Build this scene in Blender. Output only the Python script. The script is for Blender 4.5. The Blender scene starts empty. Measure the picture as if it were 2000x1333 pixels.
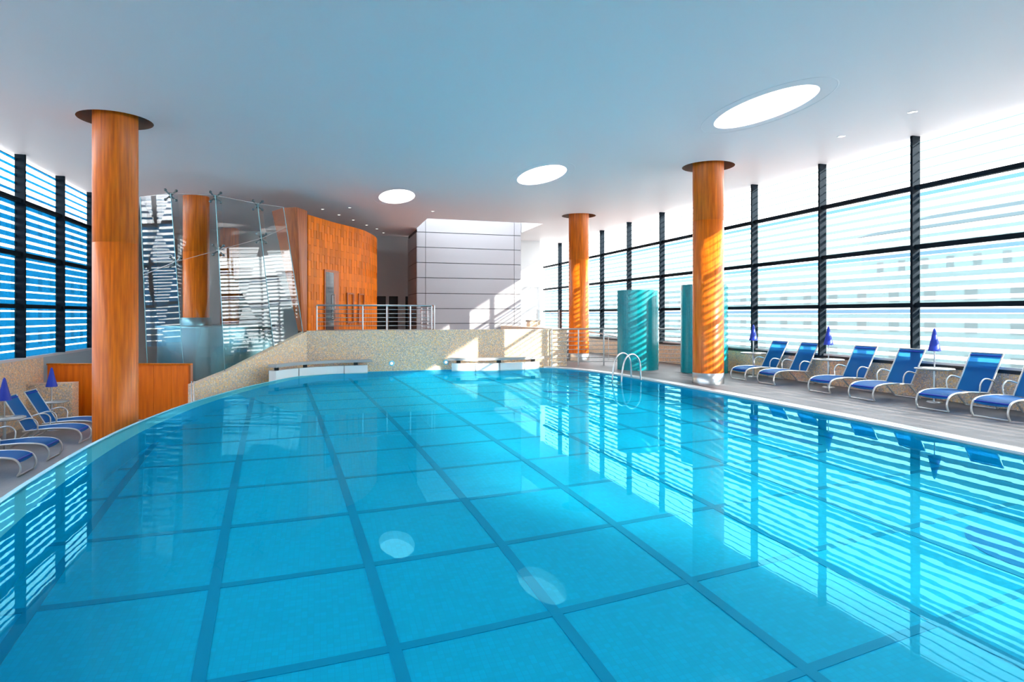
import bpy, math, random
from math import sin, cos, pi, atan2, hypot, sqrt
from mathutils import Vector, Matrix, geometry
random.seed(7)
sc = bpy.context.scene
COL = sc.collection
# ------------------------------------------------------------------ camera, sky, sun, exposure
F, HOR, CAMZ = 1225.0, 616.0, 1.8
PSI = math.atan(375 / F)
SP, CP = sin(PSI), cos(PSI)
cam_d = bpy.data.cameras.new('camera'); cam = bpy.data.objects.new('camera', cam_d); COL.objects.link(cam)
cam.location = (0, 0, CAMZ); cam.rotation_euler = (pi / 2, 0, -PSI)
cam_d.sensor_width = 36; cam_d.lens = F / 2000 * 36
cam_d.shift_y = -(666.5 - HOR) / 2000
cam_d.clip_start = .05; cam_d.clip_end = 500
sc.camera = cam
world = bpy.data.worlds.new('sky'); sc.world = world; world.use_nodes = True
bg = world.node_tree.nodes['Background']
bg.inputs[0].default_value = (.96, .985, 1.0, 1); bg.inputs[1].default_value = 2.4
sun_d = bpy.data.lights.new('sun', 'SUN'); sun = bpy.data.objects.new('sun', sun_d); COL.objects.link(sun)
SUN_EL = math.radians(19); SUN_AZ = math.radians(34)
sun_dir = Vector((-sin(SUN_AZ) * cos(SUN_EL), cos(SUN_AZ) * cos(SUN_EL), -sin(SUN_EL)))
sun.rotation_euler = sun_dir.to_track_quat('-Z', 'Y').to_euler()
sun.location = (40, -60, 40)
sun_d.energy = 3.6; sun_d.angle = math.radians(.6); sun_d.color = (1, .93, .82)
vs = sc.view_settings
vs.view_transform = 'Standard'; vs.look = 'None'; vs.gamma = 1; vs.use_curve_mapping = False
vs.exposure = 2.3
sc.cycles.sample_clamp_indirect = 6
sc.cycles.transparent_max_bounces = 24
sc.cycles.adaptive_threshold = .02; sc.cycles.max_bounces = 8; sc.cycles.transmission_bounces = 6; sc.cycles.glossy_bounces = 4; sc.cycles.diffuse_bounces = 4

# ------------------------------------------------------------------ helpers
def at_z(x, y, z):
    D = F * (CAMZ - z) / (y - HOR); Xc = (x - 1000) / F * D
    return Vector((Xc * CP + D * SP, -Xc * SP + D * CP, z))
def tag(o, label=None, cat=None, group=None, kind=None):
    if label: o['label'] = label
    if cat: o['category'] = cat
    if group: o['group'] = group
    if kind: o['kind'] = kind
    return o
def empty(name, loc=(0, 0, 0), rz=0, parent=None):
    o = bpy.data.objects.new(name, None); COL.objects.link(o)
    o.location = loc; o.rotation_euler = (0, 0, rz); o.empty_display_size = .1
    if parent: o.parent = parent
    return o
class MB:
    def __init__(s): s.v = []; s.f = []; s.sm = []
    def add(s, vs_, fs, smooth=False):
        n = len(s.v); s.v += [tuple(p) for p in vs_]
        s.f += [tuple(i + n for i in f) for f in fs]; s.sm += [smooth] * len(fs); return s
    def box(s, a, b):
        x0, y0, z0 = a; x1, y1, z1 = b
        return s.add([(x0,y0,z0),(x1,y0,z0),(x1,y1,z0),(x0,y1,z0),(x0,y0,z1),(x1,y0,z1),(x1,y1,z1),(x0,y1,z1)],
                     [(0,3,2,1),(4,5,6,7),(0,1,5,4),(1,2,6,5),(2,3,7,6),(3,0,4,7)])
    def hexa(s, p):      # 4 bottom, 4 top points
        return s.add(p, [(0,3,2,1),(4,5,6,7),(0,1,5,4),(1,2,6,5),(2,3,7,6),(3,0,4,7)])
    def prism(s, poly, z0, z1):
        n = len(poly)
        vs_ = [(p[0], p[1], z0) for p in poly] + [(p[0], p[1], z1) for p in poly]
        return s.add(vs_, [tuple(range(n - 1, -1, -1)), tuple(range(n, 2 * n))] + [(i, (i + 1) % n, n + (i + 1) % n, n + i) for i in range(n)])
    def lathe(s, prof, seg=32, c=(0, 0, 0), smooth=True, ex=1, ey=1):
        n = len(prof); vs_ = []
        for k in range(seg):
            a = 2 * pi * k / seg
            for r, z in prof: vs_.append((c[0] + r * cos(a) * ex, c[1] + r * sin(a) * ey, c[2] + z))
        fs = []
        for k in range(seg):
            k2 = (k + 1) % seg
            for i in range(n - 1): fs.append((k * n + i, k2 * n + i, k2 * n + i + 1, k * n + i + 1))
        s.add(vs_, fs, smooth)
        return s
    def disc(s, r, z, seg=32, c=(0, 0, 0), up=True, ex=1, ey=1):
        vs_ = [(c[0] + r * cos(2 * pi * k / seg) * ex, c[1] + r * sin(2 * pi * k / seg) * ey, c[2] + z) for k in range(seg)]
        f = tuple(range(seg)); return s.add(vs_, [f if up else f[::-1]])
    def tube(s, pts, r, seg=10, cap=True):
        pts = [Vector(p) for p in pts]; n = len(pts); rings = []
        up = Vector((0, 0, 1))
        t0 = (pts[1] - pts[0]).normalized()
        nrm = t0.cross(up)
        if nrm.length < 1e-3: nrm = t0.cross(Vector((0, 1, 0)))
        nrm.normalize(); vs_ = []
        for i, p in enumerate(pts):
            t = (pts[min(i + 1, n - 1)] - pts[max(i - 1, 0)]).normalized()
            nrm = (nrm - t * nrm.dot(t)).normalized(); b = t.cross(nrm)
            for k in range(seg):
                a = 2 * pi * k / seg; vs_.append(p + (nrm * cos(a) + b * sin(a)) * r)
        fs = [(i * seg + k, i * seg + (k + 1) % seg, (i + 1) * seg + (k + 1) % seg, (i + 1) * seg + k) for i in range(n - 1) for k in range(seg)]
        s.add(vs_, fs, True)
        if cap: s.add(vs_[:seg], [tuple(range(seg - 1, -1, -1))]); s.add(vs_[-seg:], [tuple(range(seg))])
        return s
    def mesh(s, name, mat=None):
        m = bpy.data.meshes.new(name); m.from_pydata(s.v, [], s.f); m.validate()
        if len(m.polygons) == len(s.sm): m.polygons.foreach_set('use_smooth', s.sm)
        if mat: m.materials.append(mat)
        m.update(); return m
    def build(s, name, mat, parent=None, loc=(0, 0, 0), rz=0, smooth_angle=None):
        return link(name, s.mesh(name, mat), parent, loc, rz)
def link(name, mesh, parent=None, loc=(0, 0, 0), rz=0):
    o = bpy.data.objects.new(name, mesh); COL.objects.link(o)
    o.location = loc; o.rotation_euler = (0, 0, rz)
    if parent: o.parent = parent
    return o
def struct(o, label, cat='wall'):
    return tag(o, label, cat, kind='structure')
def copy_tree(o, parent=None):
    c = o.copy(); COL.objects.link(c); c.parent = parent
    for ch in list(o.children): copy_tree(ch, c)
    return c
def catmull(P, n=8, closed=False):
    P = [Vector(p) for p in P]; out = []; m = len(P)
    rng = range(m) if closed else range(m - 1)
    for i in rng:
        p0 = P[(i - 1) % m] if closed or i > 0 else P[0] * 2 - P[1]
        p1, p2 = P[i], P[(i + 1) % m]
        p3 = P[(i + 2) % m] if closed or i + 2 < m else P[-1] * 2 - P[-2]
        for k in range(n):
            t = k / n
            out.append(.5 * ((2 * p1) + (p2 - p0) * t + (2 * p0 - 5 * p1 + 4 * p2 - p3) * t * t + (3 * p1 - p0 - 3 * p2 + p3) * t ** 3))
    if not closed: out.append(P[-1])
    return out
def inside(p, poly):
    x, y = p[0], p[1]; c = False; n = len(poly); j = n - 1
    for i in range(n):
        xi, yi = poly[i][0], poly[i][1]; xj, yj = poly[j][0], poly[j][1]
        if (yi > y) != (yj > y) and x < (xj - xi) * (y - yi) / (yj - yi) + xi: c = not c
        j = i
    return c
def cdt(loops, keep, extra=()):
    vs_ = []; es = []
    for lp in loops:
        n = len(vs_); m = len(lp); vs_ += [Vector((p[0], p[1])) for p in lp]
        es += [(n + i, n + (i + 1) % m) for i in range(m)]
    for a, b in extra:
        n = len(vs_); vs_ += [Vector(a), Vector(b)]; es.append((n, n + 1))
    r = geometry.delaunay_2d_cdt(vs_, es, [], 0, 1e-6)
    V, Fc = r[0], r[2]; out = []
    for f in Fc:
        c = sum((V[i] for i in f), Vector((0, 0))) / len(f)
        if keep(c): out.append(tuple(f))
    return V, out
def offset(poly, d):
    n = len(poly); out = []
    for i in range(n):
        a, b = poly[i - 1], poly[(i + 1) % n]
        t = Vector((b[0] - a[0], b[1] - a[1])).normalized()
        dd = d(poly[i]) if callable(d) else d
        out.append(Vector((poly[i][0] + t.y * dd, poly[i][1] - t.x * dd)))
    return out

# ------------------------------------------------------------------ materials
def new_mat(name):
    m = bpy.data.materials.new(name); m.use_nodes = True; nt = m.node_tree; nt.nodes.clear()
    return m, nt, nt.nodes.new('ShaderNodeOutputMaterial')
def N(nt, t, **kw):
    n = nt.nodes.new(t)
    for k, v in kw.items():
        if k.startswith('i_'):
            n.inputs[int(k[2:]) if k[2:].isdigit() else k[2:].replace('_', ' ')].default_value = v
        else: setattr(n, k, v)
    return n
def L(nt, a, b): nt.links.new(a, b)
def pbr(name, color, rough=.5, metal=0, spec=.5, coat=0, coat_rough=.1):
    m, nt, out = new_mat(name)
    b = N(nt, 'ShaderNodeBsdfPrincipled'); b.inputs['Base Color'].default_value = (*color, 1)
    b.inputs['Roughness'].default_value = rough; b.inputs['Metallic'].default_value = metal
    b.inputs['Specular IOR Level'].default_value = spec
    b.inputs['Coat Weight'].default_value = coat; b.inputs['Coat Roughness'].default_value = coat_rough
    L(nt, b.outputs[0], out.inputs[0]); m['b'] = b.name
    return m
def bsdf(m): return m.node_tree.nodes[m['b']]
def ramp(nt, stops, interp='LINEAR'):
    r = N(nt, 'ShaderNodeValToRGB'); r.color_ramp.interpolation = interp
    e = r.color_ramp.elements
    while len(e) < len(stops): e.new(.5)
    for i, (p, c) in enumerate(stops): e[i].position = p; e[i].color = (*c, 1)
    return r
def math_n(nt, op, a, b=None):
    n = N(nt, 'ShaderNodeMath', operation=op)
    for i, x in enumerate((a, b)):
        if x is None: continue
        if hasattr(x, 'is_linked'): L(nt, x, n.inputs[i])
        else: n.inputs[i].default_value = x
    return n.outputs[0]
def wood(name, c0, c1, scale=(9, 9, .55), rough=.4, rnd=0.0, spec=.3, coat=.12):
    m = pbr(name, c1, rough, spec=spec, coat=coat, coat_rough=.2); nt = m.node_tree; b = bsdf(m)
    tc = N(nt, 'ShaderNodeTexCoord'); mp = N(nt, 'ShaderNodeMapping'); mp.inputs['Scale'].default_value = scale
    L(nt, tc.outputs['Object'], mp.inputs[0])
    n1 = N(nt, 'ShaderNodeTexNoise'); n1.inputs['Scale'].default_value = 2.2; n1.inputs['Detail'].default_value = 5
    L(nt, mp.outputs[0], n1.inputs['Vector'])
    r = ramp(nt, [(.3, c0), (.7, c1)]); L(nt, n1.outputs[0], r.inputs[0])
    col = r.outputs[0]
    if rnd:
        oi = N(nt, 'ShaderNodeObjectInfo'); hs = N(nt, 'ShaderNodeHueSaturation')
        mr = N(nt, 'ShaderNodeMapRange'); mr.inputs[3].default_value = 1 - rnd; mr.inputs[4].default_value = 1 + rnd
        L(nt, oi.outputs['Random'], mr.inputs[0]); L(nt, mr.outputs[0], hs.inputs['Value']); L(nt, col, hs.inputs['Color'])
        col = hs.outputs[0]
    L(nt, col, b.inputs['Base Color'])
    return m
def mosaic(name, cols, scale=28, rough=.35, joint=(.3, .28, .26)):
    m = pbr(name, cols[0], rough); nt = m.node_tree; b = bsdf(m)
    tc = N(nt, 'ShaderNodeTexCoord')
    vo = N(nt, 'ShaderNodeTexVoronoi'); vo.inputs['Scale'].default_value = scale; vo.inputs['Randomness'].default_value = .55
    L(nt, tc.outputs['Object'], vo.inputs['Vector'])
    sp = N(nt, 'ShaderNodeSeparateColor'); L(nt, vo.outputs['Color'], sp.inputs[0])
    k = len(cols); r = ramp(nt, [(i / k, c) for i, c in enumerate(cols)], 'CONSTANT'); L(nt, sp.outputs[0], r.inputs[0])
    vd = N(nt, 'ShaderNodeTexVoronoi', feature='DISTANCE_TO_EDGE'); vd.inputs['Scale'].default_value = scale; vd.inputs['Randomness'].default_value = .55
    L(nt, tc.outputs['Object'], vd.inputs['Vector'])
    lt = math_n(nt, 'LESS_THAN', vd.outputs['Distance'], .05)
    mx = N(nt, 'ShaderNodeMix', data_type='RGBA'); L(nt, lt, mx.inputs[0]); L(nt, r.outputs[0], mx.inputs[6]); mx.inputs[7].default_value = (*joint, 1)
    L(nt, mx.outputs[2], b.inputs['Base Color'])
    return m
def gridtile(name, col, joint, size=.05, rough=.3, vary=.12, w=.06, axes='xyz'):
    """small square tiles: joints at multiples of size along each axis (cylindrical for 'az')"""
    m = pbr(name, col, rough); nt = m.node_tree; b = bsdf(m)
    tc = N(nt, 'ShaderNodeTexCoord'); sx = N(nt, 'ShaderNodeSeparateXYZ'); L(nt, tc.outputs['Object'], sx.inputs[0])
    if axes == 'az':
        ang = math_n(nt, 'ARCTAN2', sx.outputs[1], sx.outputs[0])
        comps = [math_n(nt, 'MULTIPLY', ang, .66), sx.outputs[2]]
    else:
        comps = [sx.outputs['xyz'.index(a)] for a in axes]
    tot = None; cell = []
    for c in comps:
        q = math_n(nt, 'DIVIDE', c, size); fr = math_n(nt, 'FRACT', q); cell.append(math_n(nt, 'FLOOR', q))
        j = math_n(nt, 'LESS_THAN', fr, w); tot = j if tot is None else math_n(nt, 'MAXIMUM', tot, j)
    cb = N(nt, 'ShaderNodeCombineXYZ')
    for i, c in enumerate(cell): L(nt, c, cb.inputs[i])
    wn = N(nt, 'ShaderNodeTexWhiteNoise', noise_dimensions='3D'); L(nt, cb.outputs[0], wn.inputs[0])
    mr = N(nt, 'ShaderNodeMapRange'); mr.inputs[3].default_value = 1 - vary; mr.inputs[4].default_value = 1 + vary; L(nt, wn.outputs[0], mr.inputs[0])
    hs = N(nt, 'ShaderNodeHueSaturation'); hs.inputs['Color'].default_value = (*col, 1); L(nt, mr.outputs[0], hs.inputs['Value'])
    mx = N(nt, 'ShaderNodeMix', data_type='RGBA'); L(nt, tot, mx.inputs[0]); L(nt, hs.outputs[0], mx.inputs[6]); mx.inputs[7].default_value = (*joint, 1)
    L(nt, mx.outputs[2], b.inputs['Base Color'])
    return m
def schlick(nt, f0, gain=.9):
    lw = N(nt, 'ShaderNodeLayerWeight'); lw.inputs[0].default_value = .5
    p5 = math_n(nt, 'POWER', lw.outputs['Facing'], 5.0)
    return math_n(nt, 'ADD', math_n(nt, 'MULTIPLY', p5, gain), f0)
def glass(name, tint, gloss=.08, ior=1.45):
    m, nt, out = new_mat(name)
    t = N(nt, 'ShaderNodeBsdfTransparent'); t.inputs[0].default_value = (*tint, 1)
    g = N(nt, 'ShaderNodeBsdfGlossy'); g.inputs['Roughness'].default_value = 0; g.inputs[0].default_value = (1, 1, 1, 1)
    k = schlick(nt, gloss)
    mx = N(nt, 'ShaderNodeMixShader'); L(nt, k, mx.inputs[0]); L(nt, t.outputs[0], mx.inputs[1]); L(nt, g.outputs[0], mx.inputs[2])
    L(nt, mx.outputs[0], out.inputs[0]); return m
def filmglass(name, period, duty, film, milk, milk_w, top_shade_film=None, ztop=1.25, soft=False):
    """clear pane with printed horizontal bands of coloured film; object origin at the pane's foot"""
    m, nt, out = new_mat(name)
    tc = N(nt, 'ShaderNodeTexCoord'); sx = N(nt, 'ShaderNodeSeparateXYZ'); L(nt, tc.outputs['Object'], sx.inputs[0])
    z = sx.outputs[2]
    fr = math_n(nt, 'FRACT', math_n(nt, 'DIVIDE', z, period))
    st = math_n(nt, 'LESS_THAN', fr, duty)
    clear = N(nt, 'ShaderNodeBsdfTransparent'); clear.inputs[0].default_value = (.97, .98, .98, 1)
    ft = N(nt, 'ShaderNodeBsdfTransparent'); ft.inputs[0].default_value = (*film, 1)
    if top_shade_film:
        tp = math_n(nt, 'LESS_THAN', math_n(nt, 'ABSOLUTE', math_n(nt, 'SUBTRACT', z, ztop)), .045)  # deep band near the pane top: transom shade put into the film colour
        st = math_n(nt, 'MAXIMUM', math_n(nt, 'MULTIPLY', st, math_n(nt, 'LESS_THAN', z, ztop - .06)), tp)
        cm = N(nt, 'ShaderNodeMix', data_type='RGBA'); L(nt, tp, cm.inputs[0]); cm.inputs[6].default_value = (*film, 1); cm.inputs[7].default_value = (*top_shade_film, 1)
        L(nt, cm.outputs[2], ft.inputs[0])
    tl = N(nt, 'ShaderNodeBsdfTranslucent'); tl.inputs[0].default_value = (*milk, 1)
    fm = N(nt, 'ShaderNodeMixShader'); fm.inputs[0].default_value = milk_w; L(nt, ft.outputs[0], fm.inputs[1]); L(nt, tl.outputs[0], fm.inputs[2])
    mx = N(nt, 'ShaderNodeMixShader'); L(nt, st, mx.inputs[0]); L(nt, clear.outputs[0], mx.inputs[1]); L(nt, fm.outputs[0], mx.inputs[2])
    g = N(nt, 'ShaderNodeBsdfGlossy'); g.inputs['Roughness'].default_value = 0
    m2 = N(nt, 'ShaderNodeMixShader'); L(nt, schlick(nt, .02, .35), m2.inputs[0]); L(nt, mx.outputs[0], m2.inputs[1]); L(nt, g.outputs[0], m2.inputs[2])
    L(nt, m2.outputs[0], out.inputs[0]); return m
def emit(name, col, s):
    m, nt, out = new_mat(name); e = N(nt, 'ShaderNodeEmission'); e.inputs[0].default_value = (*col, 1); e.inputs[1].default_value = s
    L(nt, e.outputs[0], out.inputs[0]); return m
M = {}
M['ceiling'] = pbr('ceiling_paint', (.95, .87, .87), .5, spec=.06)
M['white'] = pbr('white_plaster', (.82, .82, .83), .6)
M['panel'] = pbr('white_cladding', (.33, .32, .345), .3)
M['joint'] = pbr('dark_joint', (.05, .05, .06), .7)
M['grey_wall'] = pbr('grey_paint', (.52, .52, .52), .6)
M['wall_left'] = pbr('pale_grey_paint', (.42, .46, .50), .5)
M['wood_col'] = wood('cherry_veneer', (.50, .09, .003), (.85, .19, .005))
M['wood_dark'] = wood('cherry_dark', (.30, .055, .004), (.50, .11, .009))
M['wood_panel'] = wood('cherry_panel', (.72, .12, .003), (.96, .20, .005), (5, 5, .4))
M['wood_plank'] = wood('cherry_shingle', (.62, .12, .0015), (.80, .18, .003), rnd=.2, spec=.1, coat=0)
M['metal_dark'] = pbr('dark_blue_metal', (.006, .012, .019), .7, spec=.08)
M['steel'] = pbr('brushed_steel', (.55, .55, .56), .3, metal=1)
M['steel_dark'] = pbr('dark_steel', (.16, .19, .20), .3, metal=.8)
M['steel_frame'] = pbr('lounger_frame', (.72, .71, .69), .3, metal=.6)
M['steel_teal'] = pbr('teal_steel', (.18, .36, .40), .3, metal=.85)
M['mosaic'] = mosaic('sand_mosaic', [(.94, .62, .36), (.76, .56, .42), (.96, .62, .26), (.84, .62, .46), (.98, .74, .50), (.66, .52, .42), (.94, .58, .30)], joint=(.42, .36, .32))
M['deck'] = gridtile('deck_tile', (.125, .112, .120), (.10, .09, .096), .3, .55, .05, .03, 'xy')
M['deck_low'] = gridtile('deck_tile_low', (.32, .31, .31), (.26, .25, .25), .3, .42, .05, .03, 'xy')
M['coping'] = pbr('pale_stone', (.62, .60, .61), .35)
M['teal'] = gridtile('teal_mosaic', (.0, .23, .27), (.004, .34, .39), .05, .25, .10, .09, 'az')
M['pool'] = gridtile('pool_tile', (.001, .64, .96), (.001, .57, .89), .05, .4, .05, .08, 'xy')
M['pool_wall'] = gridtile('pool_wall_tile', (.001, .62, .94), (.001, .55, .87), .05, .4, .05, .08, 'xyz')
M['pool_line'] = pbr('pool_line_tile', (.001, .42, .70), .4)
M['pool_blue'] = pbr('pool_deep_blue', (.001, .28, .68), .4)
M['rim'] = pbr('rim_tile', (.25, .68, .82), .25)
M['sling'] = None
M['blue'] = pbr('umbrella_blue', (.004, .035, .42), .5)
M['bench_white'] = pbr('gloss_white', (.82, .81, .80), .18)
M['slate'] = pbr('grey_slab', (.36, .35, .35), .35)
M['black'] = pbr('black', (.012, .012, .014), .5)
M['recess'] = pbr('recess_brown', (.22, .17, .14), .7)
M['facade'] = pbr('facade', (.92, .91, .90), .8)
M['facade2'] = pbr('facade_grey', (.62, .64, .68), .8)
M['roof'] = pbr('roof_slate', (.22, .26, .34), .8)
M['win_far'] = pbr('far_window', (.30, .31, .34), .3)
M['ground'] = pbr('ground', (.20, .20, .20), .9)
M['lamp'] = emit('opal_lamp', (1, .99, .97), 1.2)
M['spot'] = emit('spot_lamp', (1, .97, .9), .5)
M['wall_spot'] = emit('wall_spot_lamp', (1, .95, .85), .22)
M['glass'] = glass('structural_glass', (.92, .965, .97), .055)
M['glass_door'] = pbr('door_glass', (.03, .03, .04), .08)
M['tabletop'] = pbr('table_top', (.45, .45, .43), .25, metal=.4)
M['glass_pane'] = glass('window_glass', (.97, .98, .98), .02)
M['glass_clear'] = glass('clear_glass', (.93, .96, .97), .05)
def sling():
    m, nt, out = new_mat('blue_sling')
    b = N(nt, 'ShaderNodeBsdfPrincipled'); b.inputs['Base Color'].default_value = (.0, .125, .44, 1); b.inputs['Roughness'].default_value = .5; b.inputs['Specular IOR Level'].default_value = .25
    t = N(nt, 'ShaderNodeBsdfTransparent'); t.inputs[0].default_value = (.06, .42, .9, 1)
    mx = N(nt, 'ShaderNodeMixShader'); mx.inputs[0].default_value = .3
    L(nt, b.outputs[0], mx.inputs[1]); L(nt, t.outputs[0], mx.inputs[2]); L(nt, mx.outputs[0], out.inputs[0]); return m
M['sling'] = sling()
def water():
    m, nt, out = new_mat('pool_water')
    rf = N(nt, 'ShaderNodeBsdfRefraction'); rf.inputs['Color'].default_value = (.6, .98, 1, 1); rf.inputs['Roughness'].default_value = 0; rf.inputs['IOR'].default_value = 1.333
    gl = N(nt, 'ShaderNodeBsdfGlossy'); gl.inputs['Roughness'].default_value = .004; gl.inputs[0].default_value = (.22, .82, 1, 1)
    tc = N(nt, 'ShaderNodeTexCoord'); n = N(nt, 'ShaderNodeTexNoise'); n.inputs['Scale'].default_value = 2.2; n.inputs['Detail'].default_value = 2
    L(nt, tc.outputs['Object'], n.inputs['Vector'])
    bp = N(nt, 'ShaderNodeBump'); bp.inputs['Strength'].default_value = .012; bp.inputs['Distance'].default_value = .04
    L(nt, n.outputs[0], bp.inputs['Height']); L(nt, bp.outputs[0], gl.inputs['Normal'])
    mx = N(nt, 'ShaderNodeMixShader'); L(nt, schlick(nt, .002, .40), mx.inputs[0]); L(nt, rf.outputs[0], mx.inputs[1]); L(nt, gl.outputs[0], mx.inputs[2])
    L(nt, mx.outputs[0], out.inputs[0]); return m
M['water'] = water()

# ------------------------------------------------------------------ dimensions
XR, XL, ZC = 12.57, -7.05, 5.75           # window wall planes, ceiling height
YN, YB = -8.0, 31.8                        # near and back walls
ZLOW = -1.0                                # lower left floor
WZ = -.03                                  # water level
COLS = {'L': (-3.96, 14.5), 'R1': (9.87, 14.42), 'R2': (9.84, 23.07), 'C3': (-3.95, 23.1), 'C4': (-3.95, 31.2)}
SKY = [(8.10, 10.08), (5.98, 16.73), (2.45, 21.16)]
# ------------------------------------------------------------------ pool outline (counter-clockwise)
pool_ctrl = [(6.3, .55), (8.0, 1.3), (8.6, 3.2), (8.75, 6), (8.86, 9), (8.86, 12), (8.78, 15), (8.55, 17.6), (8.1, 19.4), (7.4, 20.45), (6.3, 20.72),
             (4.2, 20.72), (1.6, 20.72), (.55, 20.5), (-.43, 19.95), (-1.0, 19.1), (-1.42, 18.1), (-1.85, 17.0), (-2.55, 14.5), (-2.92, 12.2),
             (-3.05, 10.4), (-3.04, 8.6), (-2.94, 7.0), (-2.6, 4.6), (-1.8, 2.2), (-.2, .8), (2.8, .4)]
OUT = [Vector((p.x, p.y)) for p in catmull([(x, y, 0) for x, y in pool_ctrl], 6, True)]
def shelf_w(p): return .02 + .30 * max(0, min(1, (2.0 - p[0]) / 2.5))
INN = offset(OUT, lambda p: -shelf_w(p))
PZ = WZ - .858 * 1.83
def ring(name, A, za, B, zb, mat, parent=None):
    n = len(A); mb = MB()
    mb.add([(p[0], p[1], za) for p in A] + [(p[0], p[1], zb) for p in B], [(i, (i + 1) % n, n + (i + 1) % n, n + i) for i in range(n)], True)
    return mb.build(name, mat, parent)
# pool basin
mb = MB(); V, Fc = cdt([INN], lambda c: inside(c, INN)); mb.add([(v.x, v.y, PZ) for v in V], Fc)
basin = struct(mb.build('floor_pool', M['pool']), 'bright cyan tiled floor of the swimming pool', 'pool floor')
o = ring('wall_pool', INN, -.09, INN, PZ, M['pool_wall']); struct(o, 'cyan tiled side wall of the swimming pool below water', 'pool wall')
ring('ledge', OUT, -.07, INN, -.09, M['rim'], o)
lip_out = offset(OUT, .07)
ring('lip', OUT, WZ + .008, lip_out, WZ + .0, M['rim'], o)
ring('lip_inner_face', OUT, -.09, OUT, WZ + .008, M['rim'], o)
ring('outer_face', lip_out, WZ, lip_out, ZLOW - .02, M['rim'], o)
mb = MB(); V, Fc = cdt([OUT], lambda c: inside(c, OUT)); mb.add([(v.x, v.y, WZ) for v in V], Fc)
w = mb.build('pool_water', M['water']); tag(w, 'still clear turquoise water filling the swimming pool', 'water', kind='stuff')
# dark tile lines on the pool floor
G, GP, GQ, GT = .74283 * 1.83, -1.01393 * 1.83, 2.63577 * 1.83, -.3624
def grid_pt(a, b):
    c, s = cos(GT), sin(GT); X = c * a + s * b; D = -s * a + c * b
    return Vector((X * CP + D * SP, -X * SP + D * CP))
def strip(a0, b0, a1, b1, w_, z):
    n = 400; on = []; seg = []
    for k in range(n + 1):
        t = k / n; p = grid_pt(a0 + (a1 - a0) * t, b0 + (b1 - b0) * t)
        if inside(p, INN): on.append(p)
        elif on: seg.append((on[0], on[-1])); on = []
    if on: seg.append((on[0], on[-1]))
    for p, q in seg:
        if (q - p).length < .3: continue
        t = (q - p).normalized(); nn = Vector((-t.y, t.x)) * w_ / 2
        m_ = MB().prism([p - nn, q - nn, q + nn, p + nn], PZ, z); m_.build('tile_line', M['pool_line'], basin)
for i in range(-3, 9): strip(i * G + GP, -8, i * G + GP, 22, .095, PZ + .012)
for j in range(-5, 13): strip(-8, j * G + GQ, 14, j * G + GQ, .085, PZ + .010)
# deep blue mosaic figures laid into the pool floor
def leaf(cx, cy, ang, ln, wd, bend):
    pts = []
    for k in range(13):
        t = k / 12; u = (t - .5) * ln; h_ = wd / 2 * sin(pi * t) ** .6; pts.append((u, bend * sin(pi * t) + h_))
    for k in range(11, 0, -1):
        t = k / 12; u = (t - .5) * ln; h_ = wd / 2 * sin(pi * t) ** .6; pts.append((u, bend * sin(pi * t) - h_))
    ca, sa = cos(ang), sin(ang)
    MB().prism([(cx + u * ca - v * sa, cy + u * sa + v * ca) for u, v in pts], PZ, PZ + .014).build('mosaic_figure', M['pool_blue'], basin)
leaf(7.75, 9.7, 1.72, 2.6, .45, .12); leaf(6.55, 4.45, 1.2, 1.3, .5, .1); leaf(6.1, 15.6, 2.4, 1.0, .4, .1)

# ------------------------------------------------------------------ floors
V, Fc = cdt([[(-2.0, YN), (XR, YN), (XR, YB), (-2.0, YB)], OUT], lambda c: not inside(c, OUT) and (c.x > 2 or c.y < .5) and (c.y < 20.72 or c.x > 8.39) and not (c.x < 8.39 and c.y > 20.4 and c.x < 6.5),
            [((2, YN), (2, YB)), ((8.39, 15), (8.39, YB)), ((-2, 20.72), (XR, 20.72)), ((-2, .5), (2.2, .5))])
mb = MB(); mb.add([(v.x, v.y, 0) for v in V], Fc)
floor = struct(mb.build('floor', M['deck']), 'grey tiled deck along the right side of the pool', 'floor')
V, Fc = cdt([[(XL, YN), (2, YN), (2, YB), (XL, YB)], OUT], lambda c: not inside(c, OUT))
mb = MB(); mb.add([(v.x, v.y, ZLOW) for v in V], Fc)
struct(mb.build('floor_lower', M['deck_low']), 'sunken grey tiled floor left of the raised pool edge', 'floor')
# coping and overflow grate along the right-hand edge
idx = [i for i, p in enumerate(OUT) if p.x > 5.2 and not (p.y > 20.5 and p.x < 7.3)]
st = next((k for k in range(1, len(idx)) if idx[k - 1] != idx[k] - 1), 0)
idx = idx[st:] + idx[:st]
cps = MB(); gr = MB()
o1, o2, o3 = offset(OUT, .10), offset(OUT, .13), offset(OUT, .30)
def band(mb_, A, B, z):
    P = [A[i] for i in idx]; Q = [B[i] for i in idx]; n = len(P)
    mb_.add([(p[0], p[1], z) for p in P] + [(q[0], q[1], z) for q in Q], [(i, n + i, n + i + 1, i + 1) for i in range(n - 1)])
    mb_.add([(p[0], p[1], z) for p in P] + [(p[0], p[1], z - .05) for p in P], [(i, i + 1, n + i + 1, n + i) for i in range(n - 1)])
band(cps, OUT, o1, .012); band(gr, o2, o3, .008)
tr = struct(cps.build('trim_1', M['coping']), 'pale stone coping along the right pool edge', 'coping')
gm = pbr('grate', (.6, .6, .62), .4); nt = gm.node_tree
wv = N(nt, 'ShaderNodeTexWave', bands_direction='Y'); wv.inputs['Scale'].default_value = 9; tcx = N(nt, 'ShaderNodeTexCoord'); L(nt, tcx.outputs['Object'], wv.inputs[0])
rr = ramp(nt, [(.35, (.24, .24, .26)), (.6, (.66, .65, .66))]); L(nt, wv.outputs[0], rr.inputs[0]); L(nt, rr.outputs[0], bsdf(gm).inputs[0])
gr.build('overflow_grate', gm, tr)

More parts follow.
